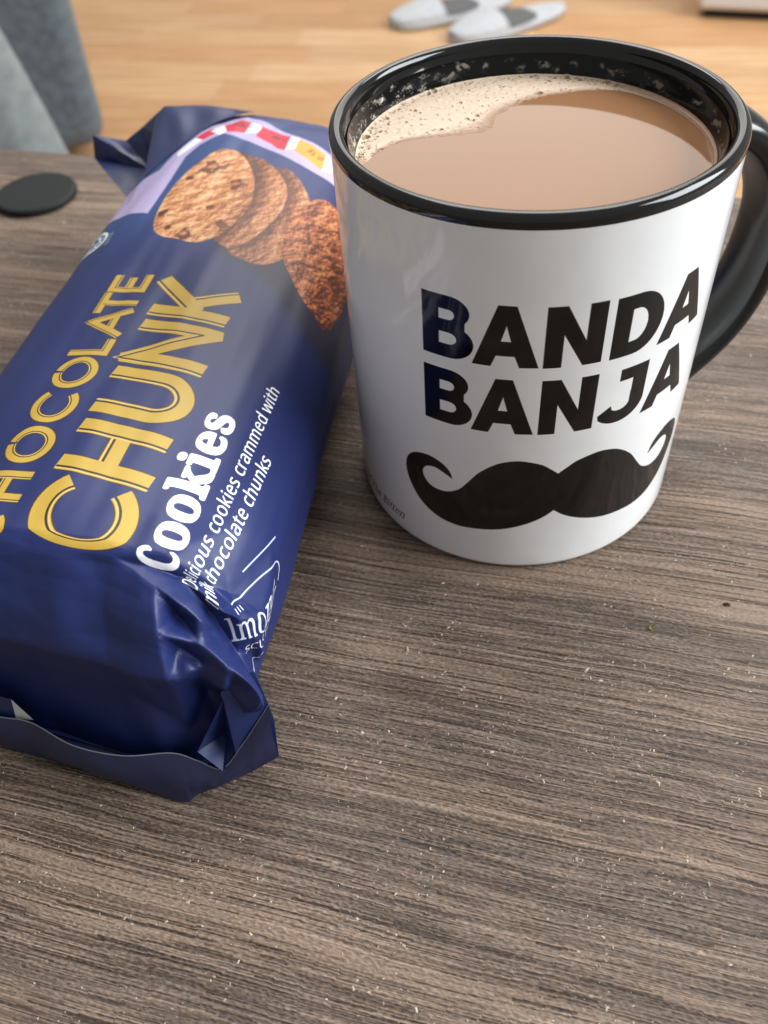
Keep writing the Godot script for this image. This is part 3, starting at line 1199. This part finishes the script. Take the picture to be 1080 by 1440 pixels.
func fin_line(keys: Array) -> PackedVector3Array:
	var out := PackedVector3Array()
	var n := keys.size()
	for k in n - 1:
		var p0: Array = keys[maxi(k - 1, 0)]
		var p1: Array = keys[k]
		var p2: Array = keys[k + 1]
		var p3: Array = keys[mini(k + 2, n - 1)]
		for s in 8:
			var v := Vector3(p1[0], p1[1], p1[2]).cubic_interpolate(Vector3(p2[0], p2[1], p2[2]), Vector3(p0[0], p0[1], p0[2]), Vector3(p3[0], p3[1], p3[2]), s / 8.0)
			out.append(pack_at(v.x, v.y, maxf(v.z, 0.4)))
	var e: Array = keys[n - 1]
	out.append(pack_at(e[0], e[1], e[2]))
	return out


func pack_print() -> ImageTexture:
	var W := 4096
	var H := 2232
	var K := W / 235.0
	var im := Image.create(W, H, false, Image.FORMAT_RGB8)
	im.fill(Color8(29, 41, 92))
	var flat := func(p: Vector2) -> Vector2:       # (s, t) in mm
		return Vector2((p.x + 125.0) * K, (p.y + 64.0) * K)
	# the lilac band with the traffic-light panels
	var lilac := Color8(172, 158, 196)
	var outer := V([39, -60, 54, -39, 59, -31, 61, -26, 70, -24.5, 78, -21, 90, -16.3, 95, -7, 90, 2, 84.5, 8, 72.4, 25.5, 62, 40])
	var inner := V([56, 31, 61, 20, 68, 9, 75, -2, 80, -10.5, 73, -16, 66, -18.6, 45, -18.4, 31.5, -18.3, 33.6, -26, 35.5, -33, 37, -60])
	var px := PackedVector2Array()
	for p in outer: px.append(flat.call(p))
	for p in inner: px.append(flat.call(p))
	fill_poly(im, [px], lilac)
	# panels: red, red, red, amber, each ending in a white rounded tab
	var red := Color8(190, 26, 52)
	var amber := Color8(226, 148, 46)
	var white := Color8(222, 222, 226)
	var dark := Color8(60, 14, 24)
	panel(im, [66.5, -21.5, 70.5, -23.3, 79.0, -19.5, 76.5, -16.2], white, flat)
	panel(im, [76.5, -16.2, 79.0, -19.5, 86.0, -16.2, 82.0, -11.8], red, flat)
	panel(im, [78.8, -11.2, 83.0, -15.8, 87.2, -13.3, 87.3, -11.2, 82.0, -9.5], white, flat)
	panel(im, [81.0, -9.5, 87.0, -12.2, 92.0, -7.8, 89.0, -3.4, 80.4, -3.0], red, flat)
	panel(im, [89.0, -3.6, 87.5, -0.2, 85.0, 1.4, 81.0, 0.0, 80.0, -3.4], white, flat)
	panel(im, [87.3, -0.2, 85.4, 1.4, 80.6, 0.6, 70.2, 9.5, 69.0, 12.4, 77.8, 0.9 + 11.0, 79.6, 11.9], red, flat)
	panel(im, [86.4, 0.8, 79.8, 11.9, 69.0, 12.2, 78.0, 0.8], red, flat)
	panel(im, [79.8, 11.8, 78.2, 14.8, 75.6, 16.2, 71.0, 15.0, 69.0, 12.2], white, flat)
	panel(im, [78.0, 15.0, 70.5, 24.9, 61.5, 25.4, 69.3, 15.0], amber, flat)
	panel(im, [70.5, 24.8, 68.5, 28.6, 65.5, 29.6, 62.0, 28.4, 61.3, 25.2], white, flat)
	var along := func(c: Vector2, ang: float) -> Callable:
		return func(p: Vector2) -> Vector2:
			return flat.call(c + Vector2(p.x, -p.y).rotated(ang))
	write(im, "2.9g", "Droid Sans", 700, Vector2(-3.2, -1.2), Vector2(6.0, 2.9), along.call(Vector2(86.3, -6.8), deg_to_rad(115)), dark)
	write(im, "1.6g", "Droid Sans", 700, Vector2(-3.2, -1.2), Vector2(6.2, 3.0), along.call(Vector2(78.0, 8.6), deg_to_rad(-62)), dark)
	write(im, "0.1g", "Droid Sans", 700, Vector2(-3.2, -1.2), Vector2(6.0, 2.9), along.call(Vector2(69.7, 21.6), deg_to_rad(-62)), Color8(84, 50, 16))
	write(im, "14%", "Droid Sans", 400, Vector2(-1.9, -0.9), Vector2(3.6, 2.0), along.call(Vector2(85.2, -2.0), deg_to_rad(-62)), Color8(70, 80, 84))
	write(im, "8%", "Droid Sans", 400, Vector2(-1.6, -0.9), Vector2(3.0, 2.0), along.call(Vector2(74.9, 13.6), deg_to_rad(-62)), Color8(70, 80, 84))
	write(im, "2%", "Droid Sans", 400, Vector2(-1.6, -0.9), Vector2(3.0, 2.0), along.call(Vector2(66.2, 27.0), deg_to_rad(-62)), Color8(70, 80, 84))
	for k in 9:      # the tiny black print on the lilac, too small to read
		stroke(im, V([44.5 + k * 1.25, -31.0 + (k % 3) * 0.4 - k * 0.3, 45.2 + k * 1.25, -32.6 + (k % 2) * 0.6 - k * 0.3]), 0.28, Color8(62, 56, 74), flat)
	# big gold words: x along the pack, y towards its left
	var chunk := func(p: Vector2) -> Vector2:
		return flat.call(Vector2(p.x + 0.13 * p.y, 19.1 - p.y))
	var lines := []
	lines.append(arc_pts(Vector2(-81.6, 9.6), 8.6, 8.4, 38, 322, 40))
	lines.append(V([-70.1, 10, -59.0, 10]))
	lines.append(V([-70.1, 0, -70.1, 20]))
	lines.append(V([-59.0, 0, -59.0, 20]))
	var u := V([-52.4, 20, -52.4, 7.5])
	u.append_array(arc_pts(Vector2(-46.6, 7.5), 5.8, 6.4, 185, 355, 20))
	u.append(Vector2(-40.8, 7.5))
	u.append(Vector2(-40.8, 20))
	lines.append(u)
	lines.append(V([-35.0, 0, -35.0, 18.6, -22.8, 1.4, -22.8, 20]))
	lines.append(V([-13.4, 11.2, -6.2, -0.2]))
	lines.append(V([-15.6, 8.2, -4.6, 20.6]))
	lines.append(V([-16.8, 0, -16.8, 20]))
	gold_word(im, lines, 4.3, chunk)
	var choc := func(p: Vector2) -> Vector2:
		return flat.call(Vector2(p.x, -4.6 - p.y))
	lines = []
	lines.append(arc_pts(Vector2(-86.4, 4.9), 4.7, 4.1, 42, 318, 30))
	lines.append(V([-77.8, 5, -71.8, 5]))
	lines.append(V([-77.8, 0, -77.8, 10]))
	lines.append(V([-71.8, 0, -71.8, 10]))
	lines.append(arc_pts(Vector2(-63.0, 4.8), 4.4, 4.1, 90, 442, 40))
	lines.append(arc_pts(Vector2(-50.6, 4.9), 4.7, 4.1, 40, 318, 30))
	lines.append(arc_pts(Vector2(-39.4, 5.0), 4.6, 4.1, 90, 442, 40))
	lines.append(V([-32.0, 10, -32.0, 1.05, -26.8, 1.05]))
	lines.append(V([-23.2, 3.4, -17.6, 3.4]))
	lines.append(V([-25.4, 0, -20.4, 9.0, -15.4, 0]))
	lines.append(V([-16.8, 9.2, -8.2, 9.2]))
	lines.append(V([-12.5, 0, -12.5, 9.0]))
	lines.append(V([-6.8, 5.0, -1.4, 5.0]))
	lines.append(V([-0.6, 9.0, -6.8, 9.0, -6.8, 1.05, -0.2, 1.05]))
	gold_word(im, lines, 2.1, choc)
	# the white lines
	var w := Color8(244, 243, 246)
	var up := func(p: Vector2) -> Vector2:
		return flat.call(Vector2(p.x, -p.y))
	for o in [Vector2(0, 0), Vector2(0.3, 0), Vector2(-0.3, 0), Vector2(0, 0.3), Vector2(0, -0.3), Vector2(0.22, 0.22), Vector2(-0.22, -0.22), Vector2(0.22, -0.22), Vector2(-0.22, 0.22)]:
		write(im, "Cookies", "Droid Serif", 700, Vector2(-91.7, -30.0) + o, Vector2(45.0, 8.3), up, w)
	write(im, "Delicious cookies crammed with", "Droid Sans", 400, Vector2(-95.4, -34.4), Vector2(62.8, 3.2), up, w, 0.2, -0.035)
	write(im, "milk chocolate chunks", "Droid Sans", 400, Vector2(-97.4, -38.0), Vector2(44.8, 3.2), up, w, 0.2, -0.05)
	write(im, "Delicious cookies crammed with", "Droid Sans", 400, Vector2(-95.3, -34.35), Vector2(62.8, 3.2), up, w, 0.2, -0.035)
	write(im, "milk chocolate chunks", "Droid Sans", 400, Vector2(-97.3, -37.95), Vector2(44.8, 3.2), up, w, 0.2, -0.05)
	# the maker's shield on the right flank
	var lg: Callable = along.call(Vector2(-105.0, 47.2), deg_to_rad(22))
	for o in [Vector2(0, 0), Vector2(0.2, 0)]:
		write(im, "lmont", "Droid Serif", 400, Vector2(0.0, 0.0) + o, Vector2(30.0, 7.0), lg, Color8(222, 226, 238), 0.35)
	write(im, "SCUITS", "Droid Sans", 400, Vector2(4.5, -5.0), Vector2(24.0, 2.6), lg, w, 0.1, 0.1)
	stroke(im, smooth_line(V([2, -8.6, 10, -8.6, 20, -6.6, 28, -2.6, 33, 3.0]), false), 0.34, Color8(205, 212, 230), lg, false, 0.0, true, false)
	stroke(im, smooth_line(V([10, 9.0, 20, 9.6, 29, 9.4, 33.5, 8.6, 34, 4.0]), false), 0.34, Color8(205, 212, 230), lg, false, 0.0, true, false)
	stroke(im, V([22, 13.0, 35, 13.6]), 0.34, Color8(205, 212, 230), lg, false, 0.0, true, false)
	for k in 3:
		stroke(im, V([9.0 + k * 2.0, 6.8, 9.7 + k * 2.0, 8.0]), 0.4, w, lg)
	# the round cocoa mark on the left shoulder
	var bc := Vector2(22.5, -34.5)
	for q in [[5.6, 1.1], [3.4, 0.7]]:
		stroke(im, arc_pts(bc, q[0], q[0], 0, 360, 40), q[1], Color8(214, 224, 218), flat, false, 0.0, false, false)
	for k in 12:
		var a := k * TAU / 12.0
		stroke(im, V([bc.x + 3.6 * cos(a), bc.y + 3.6 * sin(a), bc.x + 4.9 * cos(a + 0.22), bc.y + 4.9 * sin(a + 0.22)]), 0.4, Color8(214, 224, 218), flat)
	stroke(im, smooth_line(V([bc.x - 2, bc.y - 1, bc.x, bc.y + 1.4, bc.x + 1.6, bc.y - 1.2, bc.x + 2.4, bc.y + 0.6]), false), 0.6, Color8(214, 224, 218), flat)
	write(im, "COCOA", "Droid Sans", 400, Vector2(-3.6, -0.8), Vector2(7.2, 1.7), along.call(Vector2(21.5, -26.8), deg_to_rad(-8)), Color8(190, 204, 216))
	im.shrink_x2()
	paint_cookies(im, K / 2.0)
	return ImageTexture.create_from_image(im)


func panel(im: Image, list: Array, col: Color, map: Callable) -> void:
	var q := PackedVector2Array()
	for p in V(list):
		q.append(map.call(p))
	fill_poly(im, [q], col)


func gold_word(im: Image, lines: Array, w: float, map: Callable) -> void:
	for l in lines: stroke(im, l, w + 0.5, Color8(66, 44, 28), map)
	for l in lines:
		stroke(im, l, w, Color8(186, 154, 64), map)
		stroke(im, l, w * 0.11, Color8(38, 30, 24), map, false, w * 0.29)
		stroke(im, l, w * 0.05, Color8(214, 184, 118), map, false, w * 0.42)


func paint_cookies(im: Image, k: float) -> void:
	# the printed picture of the cookies: three stacked and half of one
	var shapes := [
		[V([58.6, 13.6, 54.1, 19.9, 43.3, 25.9, 32.6, 26.5, 20, 26.4, 13, 24.5, 9.2, 20.7, 9.9, 15.1, 13.6, 10.3, 30, 8, 50, 10]), 0.86],
		[V([66.0, -1, 64, 4, 62.0, 8.2, 53.5, 15.2, 45.2, 18.8, 36.3, 19.4, 26.8, 17.8, 18.5, 14.8, 13.6, 10.3, 20, 4, 40, -2, 58, -6]), 0.9],
		[V([20.7, -12.2, 27, -14.6, 33.2, -15.6, 41, -16.2, 48.5, -15.6, 56, -14, 61.7, -11.5, 66.5, -9.4, 68.3, -6.5, 68, -3, 64.0, 0.8, 57, 5, 48.3, 8.4, 35.8, 10.6, 25.7, 9.2, 19, 6.4, 15.6, 3.2, 15.0, 0, 16.4, -4.5, 17.5, -8.5]), 1.0],
		[V([29.5, 22.8, 35, 23, 39.0, 23.8, 45.0, 26.2, 47.5, 29.5, 46, 33.5, 41, 37.5, 31, 43, 16.4, 46, 2, 44.5, -2.6, 41.9, -1, 38, 0.3, 35.0, 4, 31.5, 8.2, 28.6, 13, 25.6, 18.5, 23.6, 24, 22.8]), 0.0]]
	var W := im.get_width()
	var H := im.get_height()
	# a dark printed shadow below the cookies is part of the picture's own ground
	var ids := Image.create(W, H, false, Image.FORMAT_L8)
	var soft := PackedByteArray()
	var n := 0
	for s in shapes:
		n += 1
		var q := PackedVector2Array()
		for p in smooth_line(s[0], true):
			q.append(Vector2((p.x + 125.0) * k, (p.y + 64.0) * k))
		fill_poly(ids, [q], Color8(n * 50, 0, 0))
	var x0 := int((-14.0 + 125.0) * k)
	var x1 := int((92.0 + 125.0) * k)
	var y0 := int((-38.0 + 64.0) * k)
	var y1 := int((56.0 + 64.0) * k)
	var w := x1 - x0
	var h := y1 - y0
	var shade := Image.create(W, H, false, Image.FORMAT_L8)
	var q2 := PackedVector2Array()
	for p in smooth_line(V([12, 8, 6, 20, -4, 30, -12, 40, -10, 50, 8, 52, 20, 40, 30, 24, 20, 10]), true):
		q2.append(Vector2((p.x + 125.0) * k, (p.y + 64.0) * k))
	fill_poly(shade, [q2], Color8(255, 0, 0))
	var small := shade.get_region(Rect2i(x0, y0, w, h))
	small.resize(w / 28, h / 28, Image.INTERPOLATE_LANCZOS)
	small.resize(w, h, Image.INTERPOLATE_CUBIC)
	soft = small.get_data()
	var cell := FastNoiseLite.new()
	cell.noise_type = FastNoiseLite.TYPE_CELLULAR
	cell.cellular_return_type = FastNoiseLite.RETURN_DISTANCE
	cell.frequency = 0.021
	cell.seed = 61
	cell.fractal_type = FastNoiseLite.FRACTAL_FBM
	cell.fractal_octaves = 3
	cell.domain_warp_enabled = true
	cell.domain_warp_amplitude = 14.0
	cell.domain_warp_frequency = 0.03
	var lump := cell.get_image(w + 2, h + 2).get_data()
	var chipn := noise_bytes(w + 2, h + 2, 0.012, 62, 2, false)
	var fine := noise_bytes(w + 2, h + 2, 0.10, 63, 3, false)
	var crack := FastNoiseLite.new()
	crack.noise_type = FastNoiseLite.TYPE_SIMPLEX_SMOOTH
	crack.fractal_type = FastNoiseLite.FRACTAL_RIDGED
	crack.frequency = 0.011
	crack.seed = 66
	var crk := crack.get_image(w + 2, h + 2).get_data()
	var chips := [Vector3(57.0, -6.4, 3.3), Vector3(47.0, 3.6, 2.6), Vector3(18.6, -2.6, 2.2), Vector3(24.0, 5.6, 1.8), Vector3(30.5, -13.0, 1.5), Vector3(34.0, -1.0, 1.1), Vector3(50.5, -12.0, 1.2), Vector3(22.0, -9.0, 1.3)]
	var mid := noise_bytes(w + 2, h + 2, 0.030, 64, 4, false)
	for y in h:
		for x in w:
			var X := x + x0
			var Y := y + y0
			var id := int(round(ids.get_pixel(X, Y).r8 / 50.0))
			var s := X / k - 125.0
			var t := Y / k - 64.0
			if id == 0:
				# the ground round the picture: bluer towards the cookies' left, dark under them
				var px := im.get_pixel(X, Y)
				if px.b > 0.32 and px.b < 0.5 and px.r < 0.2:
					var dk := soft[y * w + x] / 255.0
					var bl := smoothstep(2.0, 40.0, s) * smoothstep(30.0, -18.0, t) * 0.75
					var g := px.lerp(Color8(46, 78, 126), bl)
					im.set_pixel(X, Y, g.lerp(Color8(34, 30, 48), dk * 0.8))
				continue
			var i := y * (w + 2) + x
			var hx := (lump[i + 1] - lump[i]) / 255.0 * 5.0 + (fine[i + 1] - fine[i]) / 255.0 * 1.0 + (mid[i + 1] - mid[i]) / 255.0 * 5.0
			var hy := (lump[i + w + 2] - lump[i]) / 255.0 * 5.0 + (fine[i + w + 2] - fine[i]) / 255.0 * 1.0 + (mid[i + w + 2] - mid[i]) / 255.0 * 5.0
			var v := 0.70 - (lump[i] - 110) / 128.0 * 0.20 + (hx * 0.9 - hy * 0.9) * 0.75 + (mid[i] - 128) / 128.0 * 0.14
			var f: Vector3
			if id == 4:
				# the broken half: a crumbly inside, redder, dark towards its lower right
				v = 0.58 + (hx * 0.6 - hy * 1.0) * 1.2 - clampf((t - 33.0) * 0.03, 0.0, 0.35) - clampf((6.0 - s) * 0.02, 0.0, 0.2)
				if chipn[i] > 158: v -= 0.26
				if crk[i] > 200: v += 0.2
			elif id == 3:
				v -= clampf((t - 3.0) * 0.045, 0.0, 0.33) + clampf((s - 64.0) * 0.03, 0.0, 0.2)
				for c: Vector3 in chips:
					var d := Vector2(s - c.x, t - c.y).length() / c.z + (mid[i] - 128) / 128.0 * 0.75 + (fine[i] - 128) / 128.0 * 0.2
					if d < 1.0:
						v = 0.14 + (0.36 if c.z > 1.8 and Vector2(s - c.x - 0.5, t - c.y + 0.7).length() < c.z * 0.45 else 0.0) + (hx - hy) * 0.5
				if crk[i] > 228: v -= 0.16
			else:
				v = 0.58 + (hx * 0.5 - hy * 0.9) * 0.8
				v -= clampf(1.0 - (t - (8.0 if id == 2 else 16.0) + (40.0 - s) * 0.05) * 0.12, 0.0, 1.0) * 0.3
				if crk[i] > 224: v -= 0.10
				for st in 5:
					var yy := Y - int((0.9 * st + 0.5) * k)
					var over := int(round(ids.get_pixel(X - int(0.3 * st * k), yy).r8 / 50.0))
					if over == id + 1 or over == 3:
						v -= 0.075
			v = clampf(v, 0.03, 1.0)
			var c3 := Color8(70, 36, 22).lerp(Color8(172, 104, 62), clampf(v * 2.0, 0.0, 1.0))
			if v > 0.5:
				c3 = Color8(172, 104, 62).lerp(Color8(226, 182, 134), clampf(v * 2.0 - 1.0, 0.0, 1.0))
			if id == 4:
				c3 = c3.lerp(Color(c3.r * 0.92, c3.g * 0.74, c3.b * 0.62), 0.8)
			im.set_pixel(X, Y, c3)


# ---------------------------------------------------------------- small things
func build_disc() -> void:
	var m := mat(Color(0.016, 0.019, 0.018), 0.62, 0.3)
	var prof := PackedVector2Array([Vector2(0.05, 0.0), Vector2(16.0, 0.0), Vector2(16.8, 0.5), Vector2(17.0, 1.6), Vector2(16.8, 2.4), Vector2(16.2, 2.8), Vector2(15.2, 2.95), Vector2(8, 2.9), Vector2(0.05, 2.85)])
	var o := part("disc", lathe(prof, 72), m)
	o.position = Vector3(-170.5, 0.0, -178.0) * MM
	tag(o, "flat round black disc lying near the table's left corner", "disc")


func build_crumbs() -> void:
	var st := SurfaceTool.new()
	st.begin(Mesh.PRIMITIVE_TRIANGLES)
	var b := [Vector3(-0.5, 0, -0.35), Vector3(0.45, 0, -0.4), Vector3(0.55, 0, 0.3), Vector3(-0.3, 0, 0.45), Vector3(-0.2, 0.55, -0.1), Vector3(0.25, 0.45, 0.05)]
	for f in [[0, 4, 1], [1, 4, 5], [1, 5, 2], [2, 5, 3], [3, 5, 4], [3, 4, 0]]:
		for k in f:
			st.add_vertex(b[k])
	st.generate_normals()
	var mm := MultiMesh.new()
	mm.transform_format = MultiMesh.TRANSFORM_3D
	mm.use_colors = true
	mm.mesh = st.commit()
	var spots := []
	var nz := FastNoiseLite.new()
	nz.frequency = 0.035
	nz.fractal_octaves = 3
	nz.seed = 15
	rng.seed = 77
	while spots.size() < 7500:
		var p := Vector2(rng.randf_range(-240, 200), rng.randf_range(-200, 150))
		if p.length() < 42.5:
			continue
		var q := Vector3(p.x, 0, p.y)
		var rel := q.dot(pack_m) - OFF
		var s := q.dot(pack_a)
		if absf(rel) < 42.0 and absf(s) < 104.0:
			continue
		if Vector2(p.x + 170.5, p.y + 178).length() < 18.0:
			continue
		if q.dot(Vector3(sin(deg_to_rad(-18.0)), 0, cos(deg_to_rad(-18.0)))) < -152.0:
			continue
		if rng.randf() > 0.16 + 1.7 * nz.get_noise_2d(p.x, p.y) + (0.16 if p.y > 50 else 0.0):
			continue
		spots.append(q)
	mm.instance_count = spots.size()
	for k in spots.size():
		var size := 0.17 + 0.36 * pow(rng.randf(), 2.8)
		if rng.randf() < 0.012: size = rng.randf_range(0.55, 0.8)
		var long := 1.0 + rng.randf() * 0.9
		var bs := Basis(Vector3.UP, rng.randf() * TAU) * Basis.from_scale(Vector3(size * long, size * 0.8, size) * MM)
		mm.set_instance_transform(k, Transform3D(bs, spots[k] * MM + Vector3(0, 0.00001, 0)))
		var tone := rng.randf_range(0.26, 0.56)
		mm.set_instance_color(k, Color(tone, tone * 0.88, tone * 0.70))
	var o := MultiMeshInstance3D.new()
	o.name = "crumbs"
	o.multimesh = mm
	var m := StandardMaterial3D.new()
	m.vertex_color_use_as_albedo = true
	m.roughness = 0.9
	o.material_override = m
	o.set_meta("kind", "stuff")
	tag(o, "tiny pale cookie crumbs scattered over the dark table top", "crumbs")
	add_child(o, true)
	# the two larger specks right of the mug's front
	var g := part("herb_fleck", facets([Vector3(0, 0, 0), Vector3(1.0, 0.5, 0.3), Vector3(0.2, 0.1, 1.5), Vector3(-0.7, 0.5, 0.6), Vector3(0.6, 0.7, -0.9)], [[0, 1, 2], [0, 2, 3], [0, 4, 1], [0, 3, 4]], 3, 0.2), mat(Color(0.22, 0.19, 0.04), 0.8))
	g.position = Vector3(22.6, 0.1, 61.5) * MM
	g.scale = Vector3(0.7, 0.7, 0.7)
	tag(g, "tiny yellow-green fleck on the table in front of the mug", "fleck")
	var d := part("dark_crumb", facets([Vector3(-0.9, 0, -0.4), Vector3(0.9, 0, -0.3), Vector3(0.7, 0, 0.6), Vector3(-0.7, 0, 0.5), Vector3(0, 0.8, 0)], [[0, 4, 1], [1, 4, 2], [2, 4, 3], [3, 4, 0]], 3, 0.2), mat(Color(0.06, 0.025, 0.012), 0.8))
	d.position = Vector3(42.0, 0.1, 57.0) * MM
	tag(d, "small dark brown crumb on the table right of the green fleck", "crumb")
